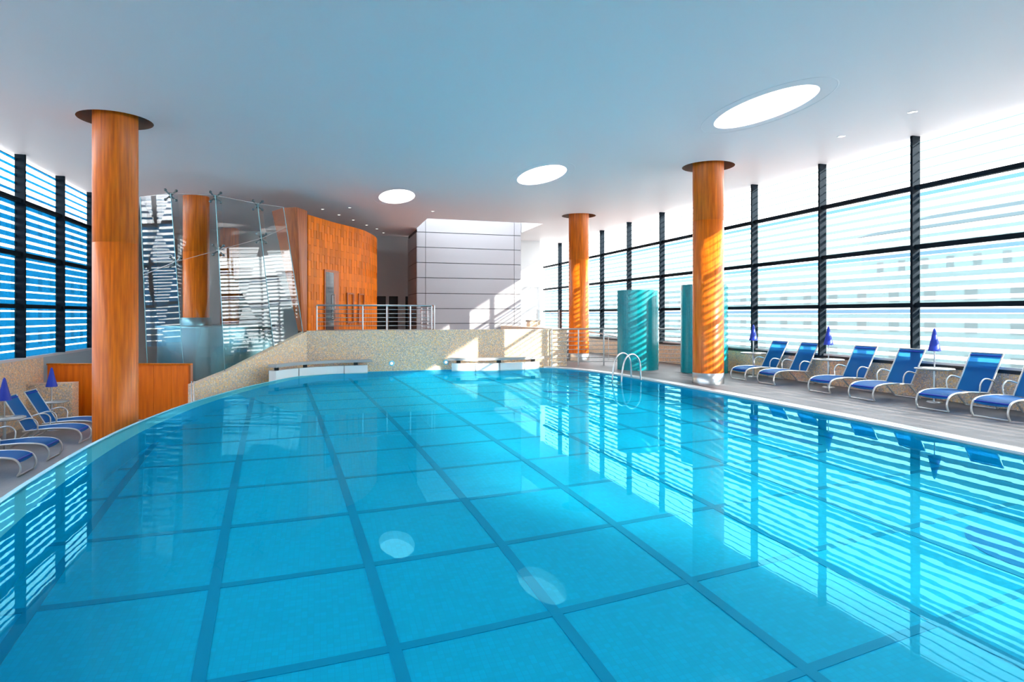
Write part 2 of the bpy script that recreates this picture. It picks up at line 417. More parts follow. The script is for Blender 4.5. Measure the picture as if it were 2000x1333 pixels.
# ------------------------------------------------------------------ ceiling with recesses
def circ(c, r, n=40, ex=1, ey=1): return [(c[0] + r * cos(2 * pi * k / n) * ex, c[1] + r * sin(2 * pi * k / n) * ey) for k in range(n)]
WELL = [(4.19, 25.5), (9.2, 25.5), (9.2, 28.62), (4.19, 28.62)]
RR = .675
holes = [circ(COLS[k], RR) for k in ('L', 'R1', 'R2')] + [circ(c, 1, 48, .58, 1.31) for c in SKY] + [WELL]
V, Fc = cdt([[(XL - .3, YN), (XR + .25, YN), (XR + .25, 36), (XL - .3, 36)]] + holes, lambda c: not any(inside(c, h) for h in holes))
mb = MB(); mb.add([(v.x, v.y, ZC) for v in V], [f[::-1] for f in Fc])
mb.add([(v.x, v.y, ZC + .9) for v in V], Fc)
for xe in (XL - .3, XR + .25):
    mb.add([(xe, YN, ZC), (xe, 36, ZC), (xe, 36, ZC + .9), (xe, YN, ZC + .9)], [(0, 1, 2, 3)])
ceil = struct(mb.build('ceiling', M['ceiling']), 'smooth pale blue-grey ceiling over the pool hall', 'ceiling')
for k in ('L', 'R1', 'R2'):
    MB().lathe([(RR, 0), (RR, .3), (.05, .3)], 40, (*COLS[k], ZC)).build('column_recess', M['recess'], ceil)
for n_, (c, lab) in enumerate(zip(SKY, ('largest oval ceiling light, nearest to the right windows', 'middle oval ceiling light above the pool centre', 'smallest looking oval ceiling light, farthest back by the wood wall'))):
    t = empty('oval_ceiling_light', (*c, ZC)); tag(t, lab, 'ceiling light', 'oval ceiling lights')
    MB().lathe([(1.0, 0), (1.0, .32)], 48, ex=.58, ey=1.31).build('housing', M['white'], t)
    mb = MB().disc(1.0, .32, 48, up=False, ex=.58, ey=1.31).disc(1.0, .36, 48, up=True, ex=.58, ey=1.31)
    mb.build('diffuser', M['lamp'], t)
    MB().lathe([(1.26, 0), (1.275, -.006), (1.29, 0)], 48, ex=.62, ey=1.31).build('trim_ring', M['ceiling'], t).scale = (.97, 1, 1)
# light well in front of the white cladded block
wl = MB(); zt = ZC + 2.2
for i in range(4):
    (xa, ya), (xb, yb) = WELL[i - 1], WELL[i]
    wl.add([(xa, ya, ZC), (xb, yb, ZC), (xb, yb, zt), (xa, ya, zt)], [(0, 1, 2, 3)])
struct(wl.build('wall_light_well', M['white']), 'white inner walls of the roof light well', 'wall')
MB().box((4.19, 25.5, zt), (9.2, 28.62, zt + .03)).build('window_roof', M['glass_clear'])
struct(bpy.data.objects['window_roof'], 'clear glass pane closing the roof light well', 'window')
# downlights
for p, lab in (((630, 409), 'recessed downlight above the wood wall, farthest left'), ((683, 406), 'recessed downlight nearest to the farthest oval light'),
               ((662, 420), 'recessed downlight above the wood wall, second in its row'), ((690, 430), 'recessed downlight above the wood wall, third in its row'),
               ((716, 440), 'recessed downlight above the wood wall, fourth in its row'), ((736, 447.5), 'recessed downlight above the wood wall, fifth in its row'),
               ((749, 455), 'recessed downlight farthest back in the passage'), ((845, 413), 'recessed downlight just before the white light well'),
               ((1643, 266.5), 'small recessed spotlight right of the big oval light'), ((1782, 219), 'small recessed spotlight nearest the right windows and camera')):
    q = at_z(*p, ZC); t = empty('downlight', (q.x, q.y, ZC)); tag(t, lab, 'downlight', 'recessed ceiling spotlights')
    MB().lathe([(.055, -.004), (.085, -.004), (.09, 0), (.055, 0), (.05, -.003)], 20).build('rim', M['steel'], t)
    MB().disc(.052, -.0035, 16, up=False).build('lens', M['spot'], t)

# ------------------------------------------------------------------ window walls
ROWS = [(.75, 2.02), (2.02, 3.30), (3.30, 4.61), (4.61, 5.75)]
PER = .195
FL = [filmglass('film_left_%d' % i, PER, d, (.0006, .047, .115), (.06, .6, 1), .015) for i, d in enumerate((.80, .80, .64, .36))]
FR = [filmglass('film_right_sunlit_%d' % i, PER, d, (.036, .078, .088), (.80, .97, 1), .05, (.0006, .042, .10), zt_) for i, (d, zt_) in enumerate(((.58, 1.14), (.58, 1.14), (.42, 1.16), (.16, 9)))]  # same blue film, coloured pale here to imitate sun falling on it
def bay(n_, x, y0, y1, sgn, films, lab):
    """sgn = +1 for the wall on the right (room lies at smaller x)"""
    t = empty('window_%d' % n_, (x, y0, 0)); struct(t, lab, 'window')
    inn = -sgn
    for r, (z0, z1) in enumerate(ROWS):
        a, b = sorted((sgn * .08, sgn * .088)); zz = z1 + (.4 if r == 3 else 0)
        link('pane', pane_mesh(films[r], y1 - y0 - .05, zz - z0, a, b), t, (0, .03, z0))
    for z in (2.02, 3.30, 4.61):
        a, b = sorted((inn * .05, sgn * .07)); MB().box((a, .03, z - .05), (b, y1 - y0 - .03, z + .05)).build('transom', M['metal_dark'], t)
    a, b = sorted((inn * .12, sgn * .10)); MB().box((a, -.03, .75), (b, .03, ZC + .3)).build('mullion', M['metal_dark'], t)
    a, b = sorted((inn * .02, sgn * .3)); MB().box((a, 0, .68), (b, y1 - y0, .75)).build('sill', M['black'] if sgn > 0 else M['coping'], t)
    if sgn > 0: a, b = sorted((inn * .0, sgn * .09)); MB().box((a, .03, .75), (b, y1 - y0, .80)).build('sill_bead', M['coping'], t)
    return t
_pm = {}
def pane_mesh(mat, w_, h_, a, b):
    k = (mat.name, round(w_, 3), round(h_, 3), a)
    if k not in _pm:
        me = MB().box((a, 0, 0), (b, w_, h_)).mesh('pane', M['glass_pane']); me.materials.append(mat)
        inner = -1 if a > 0 else 1
        for p in me.polygons:
            if p.normal.x * inner > .9: p.material_index = 1
        _pm[k] = me
    return _pm[k]
ordn = ['first', 'second', 'third', 'fourth', 'fifth', 'sixth', 'seventh', 'eighth', 'ninth', 'tenth', 'eleventh', 'twelfth', 'thirteenth', 'fourteenth', 'fifteenth', 'sixteenth', 'seventeenth', 'eighteenth']
SR, SL = 2.678, 2.484
nwin = 0
for n_ in range(-7, 9):
    nwin += 1; y = 10.63 + SR * n_
    k = n_ + 1
    lab = ('glazed bay of the right window wall with film bands coloured pale as if sunlit, ' + (ordn[k] + ' in view from the camera side' if k >= 0 else ordn[-k - 1] + ' one out of frame beside the camera'))
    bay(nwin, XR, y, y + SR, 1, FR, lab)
for n_ in range(-10, 3):
    nwin += 1; y = 18.27 + SL * n_; k = n_ + 1
    lab = ('glazed bay of the left window wall with bright blue film bands, ' + (ordn[k] + ' in view from the camera side' if k >= 0 else ordn[-k - 1] + ' one out of frame beside the camera'))
    bay(nwin, XL, y, y + SL, -1, FL, lab)
struct(MB().box((XR, YN, 0), (XR + .3, 34.7, .68)).build('wall_right', M['mosaic']), 'low sand mosaic parapet under the right windows', 'wall')
struct(MB().box((XL - .3, YN, ZLOW), (XL, 19.65, .68)).build('wall_left', M['mosaic']), 'sand mosaic wall under the left windows', 'wall')
struct(MB().box((XL - .3, 19.65, ZLOW), (XL, 25.8, .68)).build('wall_left_far', M['wall_left']), 'smooth grey wall under the far left windows', 'wall')
struct(MB().box((XL - .3, 25.72, ZLOW), (XL, 36, ZC)).build('wall_left_end', M['grey_wall']), 'dark grey wall closing the left side behind the glass screen', 'wall')
struct(MB().box((XL - .3, YN - .3, ZLOW), (XR + .3, YN, ZC)).build('wall_near', M['white']), 'white wall behind the camera', 'wall')
# back walls
bw = MB().box((XL, YB, ZLOW), (2.6, YB + .3, ZC)).box((2.6, YB, 2.75), (4.4, YB + .3, ZC))
struct(bw.build('wall_back', M['grey_wall']), 'dark grey back wall beyond the wood building', 'wall')
struct(MB().box((9.2, 31.5, 0), (11.2, 31.8, ZC)).build('wall_back_right', M['white']), 'sunlit white wall right of the cladded block', 'wall')
MB().box((9.2, 31.42, 3.28), (11.25, 31.5, 3.36)).build('ledge', M['white'], bpy.data.objects['wall_back_right'])
struct(MB().box((XL, 36, ZLOW), (XR + .3, 36.3, ZC)).build('wall_end', M['white']), 'far white end wall behind everything', 'wall')
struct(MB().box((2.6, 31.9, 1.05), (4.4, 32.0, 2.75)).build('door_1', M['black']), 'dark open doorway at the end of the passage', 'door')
MB().box((3.15, 31.84, 1.05), (3.3, 31.9, 2.75)).build('door_jamb', M['grey_wall'], bpy.data.objects['door_1'])
MB().box((3.75, 31.84, 1.05), (4.12, 31.9, 2.75)).build('door_leaf', M['grey_wall'], bpy.data.objects['door_1'])

# ------------------------------------------------------------------ terrace and mosaic retaining wall
mw = MB().box((-.40, 20.74, ZLOW), (8.39, 21.0, 1.31))
mwall = struct(mw.build('wall_mosaic', M['mosaic']), 'long sand mosaic wall behind the pool carrying the terrace', 'wall')
MB().box((8.14, 21.0, 0), (8.39, 28.4, 1.31)).build('return_wall', M['mosaic'], mwall)
struct(MB().box((-.40, 21.0, .85), (8.14, YB, 1.05)).box((8.39, 24.0, 0), (10.6, 31.5, 1.05)).build('floor_terrace', M['deck']), 'grey floor of the raised terrace', 'floor')
for px, py, lab in ((765, 710, 'small round wall light in the mosaic wall between the benches'), (871, 708, 'small round wall light in the mosaic wall beside the right bench')):
    k_ = (px - 1000) / F; D = 20.74 / (CP - k_ * SP)
    t = empty('wall_light', (k_ * D * CP + D * SP, 20.74, CAMZ - (py - HOR) * D / F)); tag(t, lab, 'wall light', 'round mosaic wall lights')
    t.rotation_euler = (pi / 2, 0, 0)
    MB().lathe([(.05, .0), (.05, .014), (.085, .014), (.09, 0)], 20).build('rim', M['rim'], t)
    MB().disc(.05, .012, 16).build('lens', M['wall_spot'], t)
# ramp parapet curving down to the left floor
RA = [(-.40, 20.74), (-1.24, 19.98), (-2.36, 19.02), (-2.92, 18.54), (-3.2, 18.3)]
def pix_z(x, y, p):
    D = p[0] * SP + p[1] * CP; return CAMZ - (y - HOR) * D / F
RZ = [pix_z(599, 648, RA[0]), pix_z(540, 677, RA[1]), pix_z(452, 722, RA[2]), pix_z(403, 742, RA[3]), pix_z(377, 752, RA[4])]
mb = MB(); nx, ny = -.16, .19
vs_ = []
for (x, y), z in zip(RA, RZ): vs_ += [(x, y, ZLOW), (x, y, z), (x + nx, y + ny, z), (x + nx, y + ny, ZLOW)]
fs = []
for i in range(len(RA) - 1):
    a, b = 4 * i, 4 * i + 4
    fs += [(a, a + 1, b + 1, b), (a + 1, a + 2, b + 2, b + 1), (a + 2, a + 3, b + 3, b + 2)]
fs += [(0, 3, 2, 1), (16, 17, 18, 19)]
mb.add(vs_, fs)
struct(mb.build('wall_ramp', M['mosaic']), 'sand mosaic parapet sloping down to the left below the glass screen', 'wall')

# ------------------------------------------------------------------ columns
def column(k, lab, zb, base=True, recess=True, seam=None):
    x, y = COLS[k]; t = empty('wood_column', (x, y, zb)); tag(t, lab, 'column', 'round wood-clad columns')
    r = .40; top = ZC + (.28 if recess else 0) - zb; zs = (seam if seam else 3.6) - zb; b0 = .28 if base else 0
    MB().lathe([(r, b0), (r, zs - .004), (r - .006, zs - .003)], 56).build('lower_cladding', M['wood_col'], t)
    MB().lathe([(r - .006, zs - .003), (r, zs), (r, top)], 56).build('upper_cladding', M['wood_col'], t)
    if base: MB().lathe([(r + .004, 0), (r + .004, b0 - .004), (r - .004, b0)], 56).build('base_ring', M['steel'], t)
column('L', 'big wood column on the left rising from behind the pool edge', ZLOW, base=False, seam=3.25)
column('R1', 'wood column with steel foot on the right deck in front of a teal shower wall', 0, seam=4.3)
column('R2', 'wood column at the far end behind the steel railing', 0, seam=4.0)
column('C3', 'wood column standing on the teal steel drum behind the glass screen', ZLOW, base=False, recess=False, seam=3.9)
column('C4', 'farthest wood column seen through the glass screen', ZLOW, base=False, recess=False, seam=2.9)
# steel drum around the column behind the glass
dr = empty('steel_drum', (-3.3, 23.0, ZLOW)); tag(dr, 'teal metal drum counter behind the glass screen', 'counter')
MB().lathe([(1.75, 0), (1.75, 2.40)], 64).build('drum_body', M['steel_teal'], dr)
MB().lathe([(1.82, 2.40), (1.82, 2.46), (.01, 2.46)], 64).build('drum_top', M['steel_teal'], dr)
MB().lathe([(.47, 2.46), (.47, 2.72), (.40, 2.72)], 48, (-.65, .1, 0)).build('column_collar', M['steel_teal'], dr)
# ------------------------------------------------------------------ white cladded block
blk = empty('cladded_block', (4.2, 28.5, 1.05)); tag(blk, 'tall white block clad in wide panels under the light well', 'block')
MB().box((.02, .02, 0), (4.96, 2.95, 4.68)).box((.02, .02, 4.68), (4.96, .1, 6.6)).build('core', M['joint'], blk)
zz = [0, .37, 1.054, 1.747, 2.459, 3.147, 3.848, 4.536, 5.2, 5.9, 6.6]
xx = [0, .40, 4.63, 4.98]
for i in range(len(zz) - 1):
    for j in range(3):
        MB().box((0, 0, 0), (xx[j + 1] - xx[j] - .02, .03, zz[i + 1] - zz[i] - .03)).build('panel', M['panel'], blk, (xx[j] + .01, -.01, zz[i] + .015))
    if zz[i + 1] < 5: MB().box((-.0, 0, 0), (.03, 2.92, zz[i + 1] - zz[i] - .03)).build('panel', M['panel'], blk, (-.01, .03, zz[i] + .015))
# ------------------------------------------------------------------ wood building with shingles
WP = catmull([(-.39, 20.93, 0), (.42, 22.4, 0), (1.36, 23.84, 0), (1.81, 24.91, 0), (2.24, 26.64, 0), (2.35, 29, 0), (2.35, 31.75, 0)], 10)
wb = empty('wood_building', (0, 0, 1.05)); tag(wb, 'curved wood building faced with small cherry shingles on the terrace', 'building')
n = len(WP); mb = MB(); WT = 3.95
mb.add([(p.x, p.y, 0) for p in WP] + [(p.x, p.y, WT) for p in WP], [(i, i + 1, n + i + 1, n + i) for i in range(n - 1)], True)
bk = [(p.x - .28, p.y + .12, 0) for p in WP]
mb.add([(p.x, p.y, WT) for p in WP] + [(q[0], q[1], WT) for q in bk], [(i, i + 1, n + i + 1, n + i) for i in range(n - 1)])
mb.add([(q[0], q[1], 0) for q in bk] + [(q[0], q[1], WT) for q in bk], [(i + 1, i, n + i, n + i + 1) for i in range(n - 1)], True)
mb.build('wall_core', M['wood_dark'], wb)
arc = [0]
for i in range(n - 1): arc.append(arc[-1] + (WP[i + 1] - WP[i]).length)
def on_wall(s):
    for i in range(n - 1):
        if arc[i + 1] >= s: break
    t = (s - arc[i]) / (arc[i + 1] - arc[i]); p = WP[i].lerp(WP[i + 1], t); d = (WP[i + 1] - WP[i]).normalized()
    return p, d
PW, PH = .178, .5
pm = [MB().hexa([(0, 0, 0), (PW - .004, 0, 0), (PW - .004, .03, 0), (0, .03, 0), (0, .012 * a, PH - .004), (PW - .004, .012 * (1 - a), PH - .004), (PW - .004, .03, PH - .004), (0, .03, PH - .004)]).mesh('shingle', M['wood_plank']) for a in (0, 1)]
cnt = 0
for c_ in range(37):
    s = .02 + c_ * PW; p, d = on_wall(s + PW / 2); ang = atan2(d.y, d.x)
    nrm = Vector((d.y, -d.x, 0)); off = -(PH / 2) if c_ % 2 else 0
    r0 = p - d * PW / 2 + nrm * .026
    for r_ in range(8 if not c_ % 2 else 9):
        z0 = r_ * PH + off
        o = link('shingle', pm[(c_ + r_) % 2], wb, (r0.x, r0.y, max(z0, 0)), ang)
        if z0 < 0: o.scale = (1, 1, .5)
        elif z0 + PH > WT + .01: o.scale = (1, 1, max(.05, (WT - z0) / PH))
        cnt += 1
# door and two framed vents in the wood wall
def wall_box(s0, s1, z0, z1, out, mat, name, parent, depth=.02):
    p, d = on_wall((s0 + s1) / 2); nrm = Vector((d.y, -d.x, 0)); q = p + nrm * out
    w_ = s1 - s0; o = MB().box((-w_ / 2, -depth / 2, 0), (w_ / 2, depth / 2, z1 - z0)).build(name, mat, parent, (q.x, q.y, z0), atan2(d.y, d.x)); return o
def s_at(px):
    best = min((k * .02 for k in range(330)), key=lambda s: abs(1000 + F * ((on_wall(s)[0].x * CP - on_wall(s)[0].y * SP) / (on_wall(s)[0].x * SP + on_wall(s)[0].y * CP)) - px)); return best
s0, s1 = s_at(631), s_at(659)
dlf = empty('door_2', (0, 0, 1.05)); struct(dlf, 'dark glass door in a wood frame with a long handle', 'door')
wall_box(s0, s1, 0, 2.28, .05, M['wood_dark'], 'door_frame', dlf, .04)
sm_ = s0 + (s1 - s0) * .62
wall_box(s0 + .07, sm_, .02, 2.2, .068, M['glass_door'], 'door_glass', dlf, .02)
wall_box(sm_ + .01, s1 - .06, .02, 2.2, .068, M['wood_dark'], 'side_panel', dlf, .02)
p, d = on_wall(sm_ - .05); nrm = Vector((d.y, -d.x, 0)); a = p + nrm * .075; b = p + nrm * .14; c_ = p + d * .0
MB().tube([(a.x, a.y, .6), (b.x, b.y, .6), (b.x, b.y, 1.45), (a.x, a.y, 1.45)], .014, 8).build('handle', M['steel'], dlf)
for k, (xa, xb) in enumerate(((675, 688), (697, 708))):
    sa, sb = s_at(xa), s_at(xb); fr = empty('wall_frame', (0, 0, 1.05), parent=wb); fr.location = (0, 0, 0)
    for (u0, u1, z0, z1) in ((sa, sa + .05, .45, 1.55), (sb - .05, sb, .45, 1.55), (sa, sb, .45, .5), (sa, sb, 1.5, 1.55)):
        wall_box(u0, u1, z0, z1, .06, M['wood_dark'], 'frame_bar', fr, .03)
# leaning wood pylon next to the glass
def ray(x, y, D): 
    Xc = (x - 1000) / F * D; return (Xc * CP + D * SP, -Xc * SP + D * CP, CAMZ - (y - HOR) * D / F)
py = MB().hexa([(-.66, 20.92, 1.29), (-.53, 20.72, 1.29), (-.44, 20.80, 1.29), (-.385, 20.92, 1.29),
                ray(531, 413, 20.3), ray(553, 406, 19.45), (-.68, 20.41, 5.13), (-.385, 20.92, 5.11)])
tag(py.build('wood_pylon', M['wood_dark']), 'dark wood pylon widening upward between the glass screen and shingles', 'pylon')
# ------------------------------------------------------------------ railings
def railing(name, lab, posts, z0, z1, nbars, cap_r=.03, base_z=None):
    t = empty(name, (*posts[0], z0)); tag(t, lab, 'railing')
    ox, oy = posts[0]; P = [(x - ox, y - oy) for x, y in posts]; h_ = z1 - z0
    MB().tube([(x, y, h_) for x, y in P], cap_r, 10).build('top_rail', M['steel'], t)
    for x, y in P: MB().tube([(x, y, 0), (x, y, h_)], .026, 8).build('post', M['steel'], t)
    for k in range(nbars): 
        z = h_ * (k + 1) / (nbars + 1); MB().tube([(x, y, z) for x, y in P], .013, 6).build('bar', M['steel'], t)
    return t
railing('terrace_railing', 'steel railing with thin bars along the terrace edge before the wood wall', [(-.1, 21.12), (1.34, 21.12), (2.12, 21.15), (2.9, 21.15), (3.62, 21.15)], 1.05, 2.12, 7)
railing('terrace_end_railing', 'short steel railing returning back at the terrace opening', [(3.72, 21.2), (3.72, 22.6), (3.72, 24.0)], 1.05, 2.12, 7)
railing('deck_railing', 'steel railing with thin bars across the end of the right deck', [(7.79, 20.66), (8.78, 20.62), (9.71, 20.5), (10.7, 20.2), (11.5, 19.8), (12.2, 19.3)], 0, 1.31, 8)
t = empty('ramp_handrail', (9.9, 24, 0)); tag(t, 'sloping steel handrail behind the end of the right deck', 'handrail')
MB().tube([(0, 0, 1.25), (2.3, -2.2, .75)], .02, 8).build('top_rail', M['steel'], t)
for k in (0, .5, 1): MB().tube([(2.3 * k, -2.2 * k, 0), (2.3 * k, -2.2 * k, 1.25 - .5 * k)], .016, 8).build('post', M['steel'], t)
hp = [ray(478, 756, 18.1), ray(478, 735, 18.1), ray(486, 733, 18.1), ray(548, 689, 19.3), ray(552, 688, 19.4), ray(552, 712, 19.4)]
b0 = (hp[0][0], hp[0][1], ZLOW)
t = empty('stair_handrail', (0, 0, 0)); tag(t, 'thin steel handrail rising along the sloping mosaic parapet', 'handrail')
MB().tube([b0] + hp[1:5] + [(hp[5][0], hp[5][1], ZLOW)], .018, 8).build('rail', M['steel'], t)
q = at_z(377, 784, -.9)
t = empty('end_post', (q.x, q.y, ZLOW)); 
e0 = ray(374, 745, 16.2); e1 = ray(379, 745, 16.2)
bpy.data.objects.remove(t)
tag(MB().tube([(e0[0], e0[1], ZLOW), (e0[0], e0[1], e0[2]), (e1[0], e1[1], e1[2]), (e1[0], e1[1], ZLOW)], .014, 8).build('handrail_end', M['steel']), 'short steel rail loop at the right end of the wood screen', 'handrail')
# small things on the terrace right of the block
tag(MB().box((8.95, 28.2, 1.05), (9.0, 28.22, 1.06)).build('x', M['steel']), 'x', 'x'); bpy.data.objects.remove(bpy.data.objects['x'])
t = empty('planter_box', (9.35, 27.2, 1.05)); tag(t, 'low beige box with dark rim right of the white block', 'box')
MB().box((-.25, -.25, 0), (.25, .25, .46)).build('body', M['mosaic'], t); MB().box((-.28, -.28, .46), (.28, .28, .52)).build('rim', M['recess'], t)
t = empty('glass_balustrade', (7.6, 24.15, 1.05)); tag(t, 'frameless glass balustrade in front of the far right windows', 'balustrade')
for k in range(2): MB().box((k * .95 + .9, 0, .05), (k * .95 + 1.8, .012, .95)).build('pane', M['glass_clear'], t)
for k in range(3): MB().tube([(k * .95 + .87, 0, 0), (k * .95 + .87, 0, .98)], .015, 8).build('post', M['steel'], t)
# ------------------------------------------------------------------ glass screen with spider fittings
GB = [(-4.65, 20.1), (-3.50, 18.98), (-2.53, 19.03), (-1.32, 20.06), (-.50, 20.72)]
GT_ = [(-4.90, 20.2), (-3.87, 18.96), (-2.76, 18.95), (-1.76, 19.9), (-1.07, 20.4)]
gz0 = [-1.0, -.6, pix_z(435, 730, GB[2]), pix_z(528, 684, GB[3]), pix_z(588, 653, GB[4])]
gz1 = [pix_z(272, 385, GT_[0]), pix_z(333, 378, GT_[1]), pix_z(420, 382, GT_[2]), pix_z(503, 398, GT_[3]), pix_z(553, 405, GT_[4])]
gsm = [2.95, 3.25, 3.6, 4.08, 4.5]
gs = empty('glass_screen', (0, 0, 0)); tag(gs, 'tall curved frameless glass screen with steel spider fittings', 'glass screen')
def gpt(i, z):
    t_ = (z - gz0[i]) / (gz1[i] - gz0[i]); a = Vector((*GB[i], gz0[i])); b = Vector((*GT_[i], gz1[i])); return a.lerp(b, t_)
def gpane(A):
    nrm = (A[1] - A[0]).cross(A[3] - A[0]).normalized() * .008
    cen = sum(A, Vector()) / 4
    A = [p + (cen - p) * .004 for p in A]
    MB().hexa([A[0], A[1], A[1] - nrm, A[0] - nrm, A[3], A[2], A[2] - nrm, A[3] - nrm]).build('pane', M['glass'], gs)
for i in range(4):
    gpane([gpt(i, gz0[i]), gpt(i + 1, gz0[i + 1]), gpt(i + 1, gsm[i + 1] - .01), gpt(i, gsm[i] - .01)])
    gpane([gpt(i, gsm[i] + .01), gpt(i + 1, gsm[i + 1] + .01), gpt(i + 1, gz1[i + 1]), gpt(i, gz1[i])])
for i in range(5):
    a, b = gpt(i, gz0[i]), gpt(i, gz1[i]); MB().tube([a, b], .010, 6).build('joint_seal', M['steel_teal'], gs)
for i in range(4):
    MB().tube([gpt(i, gsm[i]), gpt(i + 1, gsm[i + 1])], .007, 6).build('joint_seal', M['steel_frame'], gs)
    MB().tube([gpt(i, gz1[i]), gpt(i + 1, gz1[i + 1])], .007, 6).build('edge_trim', M['steel_frame'], gs)
def spider(p, parent):
    t = empty('spider_fitting', p, parent=parent); t.rotation_euler = (0, 0, .25)
    mb = MB()
    for sx in (-1, 1):
        for sz in (-1, 1):
            mb.tube([(0, .05, 0), (sx * .06, .05, sz * .06), (sx * .13, .0, sz * .13)], .022, 6)
            mb.lathe([(.001, .04), (.03, .028), (.04, 0), (.03, -.028), (.001, -.04)], 12, (sx * .13, -.012, sz * .13))
    mb.lathe([(.001, .07), (.045, .07), (.045, -.07), (.001, -.07)], 12, (0, .05, 0))
    mb.build('fitting_arms', M['steel_dark'], t)
for i in (1, 2, 3):
    spider(gpt(i, gz1[i] - .05), gs); spider(gpt(i, gsm[i]), gs)
    a, b = gpt(i, gz1[i]), gpt(i, gsm[i]); q = Vector((.10, .32, 0))
    MB().hexa([a, a + q, a + q + Vector((.012, 0, 0)), a + Vector((.012, 0, 0)), b, b + q, b + q + Vector((.012, 0, 0)), b + Vector((.012, 0, 0))]).build('glass_fin', M['glass_clear'], gs)
# ------------------------------------------------------------------ low wood screen and mosaic box on the left floor
A, B = Vector((-7.0, 19.75)), Vector((-3.36, 18.65)); d = (B - A).normalized(); ang = atan2(d.y, d.x); ln = (B - A).length
ws = empty('wood_screen', (A.x, A.y, ZLOW), ang); tag(ws, 'low orange wood screen wall with a pale top edge behind the left column', 'screen')
nb = 8
for k in range(nb):
    MB().box((k * ln / nb + .003, 0, 0), ((k + 1) * ln / nb - .003, .06, 1.46)).build('board', M['wood_panel'], ws)
MB().box((0, -.03, 1.46), (ln + .05, .10, 1.50)).build('cap', M['wood_plank'], ws)
MB().box((ln, -.03, 0), (ln + .05, .10, 1.46)).build('end_post', M['wood_dark'], ws)
tag(MB().box((XL + .01, 18.6, ZLOW), (-6.05, 19.05, .06)).build('mosaic_box', M['mosaic']), 'low sand mosaic box against the wood screen', 'planter')
# ------------------------------------------------------------------ curved benches at the pool's back edge
def bench(name, lab, path, wd, brk, joints):
    P = catmull([(x, y, 0) for x, y in path], 8); n = len(P)
    t = empty(name, (0, 0, 0)); tag(t, lab, 'bench', 'curved benches at the back of the pool')
    def off(i, d_):
        a, b = P[max(i - 1, 0)], P[min(i + 1, n - 1)]; tt = (b - a).normalized(); return P[i] + Vector((-tt.y, tt.x, 0)) * d_
    def slab(d0, d1, z0, z1, i0, i1, ext=0):
        A_ = [off(i, d0) for i in range(i0, i1 + 1)]; B_ = [off(i, d1) for i in range(i0, i1 + 1)]
        if ext:
            ta = (A_[0] - A_[1]).normalized() * ext; tb = (A_[-1] - A_[-2]).normalized() * ext
            A_ = [A_[0] + ta] + A_ + [A_[-1] + tb]; B_ = [B_[0] + ta * .4] + B_ + [B_[-1] + tb * .4]
        return MB().prism([(p.x, p.y) for p in A_] + [(p.x, p.y) for p in reversed(B_)], z0, z1)
    cuts = [0] + [int(round(j * (n - 1))) for j in joints] + [n - 1]
    for a, b in zip(cuts[:-1], cuts[1:]):
        o = slab(0, wd * .8, -.30, .21, a, b).build('body_segment', M['bench_white'], t)
        if b < n - 1:
            q = off(b, -.002); tt = (P[min(b + 1, n - 1)] - P[b - 1]).normalized()
            w_ = tt * .015; nn = Vector((-tt.y, tt.x, 0)) * .01
            MB().prism([(q - w_ - nn)[:2], (q + w_ - nn)[:2], (q + w_ + nn)[:2], (q - w_ + nn)[:2]], -.25, .21).build('joint', M['slate'], t)
    for f in brk:
        i = int(round(f * (n - 1))); q = off(i, wd * .3); MB().box((q.x - .06, q.y - .06, .21), (q.x + .06, q.y + .06, .31)).build('bracket', M['black'], t)
    slab(-.10, wd * .75, .31, .39, 0, n - 1, .12).build('seat', M['slate'], t)
bench('pool_bench', 'curved bench with grey slab seat at the left back corner of the pool', [(-1.2, 19.05), (-.85, 19.55), (-.3, 20.02), (.5, 20.35), (1.45, 20.42)], .3, (.06, .48, .9), (.36, .8))
bench('pool_bench', 'curved bench with grey slab seat in front of the sunlit mosaic wall', [(4.15, 20.35), (4.9, 20.08), (5.7, 20.0), (6.5, 20.08), (7.2, 20.3)], .42, (.06, .5, .93), (.25, .5, .78))
# ------------------------------------------------------------------ teal shower walls
def shower(lab, c, r, a0, a1, h_, th=.14):
    t = empty('shower_wall', (*c, 0)); tag(t, lab, 'shower wall', 'curved teal mosaic shower walls')
    k = 28; O = []; I = []
    for i in range(k + 1):
        a = math.radians(a0 + (a1 - a0) * i / k); O.append((r * cos(a), r * sin(a))); I.append(((r - th) * cos(a), (r - th) * sin(a)))
    MB().prism(O + I[::-1], 0, h_).build('curved_wall', M['teal'], t)
    MB().box((-.02, .25, 1.95), (.02, r - th, 1.98)).build('shower_arm', M['steel'], t)
    MB().lathe([(.02, .03), (.10, 0), (.10, -.012), (.001, -.012)], 20, (0, .25, 1.93)).build('shower_head', M['steel'], t)
    return t
shower('teal mosaic shower wall standing free beside the pool ladder', (10.15, 18.85), .70, 175, 345, 2.62)
shower('teal mosaic shower wall hidden behind the near right wood column', (11.62, 17.2), .72, 150, 360, 2.75)
# ------------------------------------------------------------------ pool ladder
t = empty('pool_ladder', (8.25, 15.9, 0)); tag(t, 'chrome pool ladder with two arched handrails', 'ladder')
for dy in (-.28, .28):
    pts = [(.28, dy, 0), (.25, dy, .45), (.16, dy, .64), (.0, dy, .72), (-.16, dy, .64), (-.25, dy, .45), (-.32, dy, 0), (-.34, dy, -.9)]
    MB().tube(catmull(pts, 5), .024, 10).build('handrail', M['steel'], t)
for z in (-.3, -.6, -.85): MB().box((-.38, -.28, z), (-.28, .28, z + .03)).build('step', M['steel'], t)
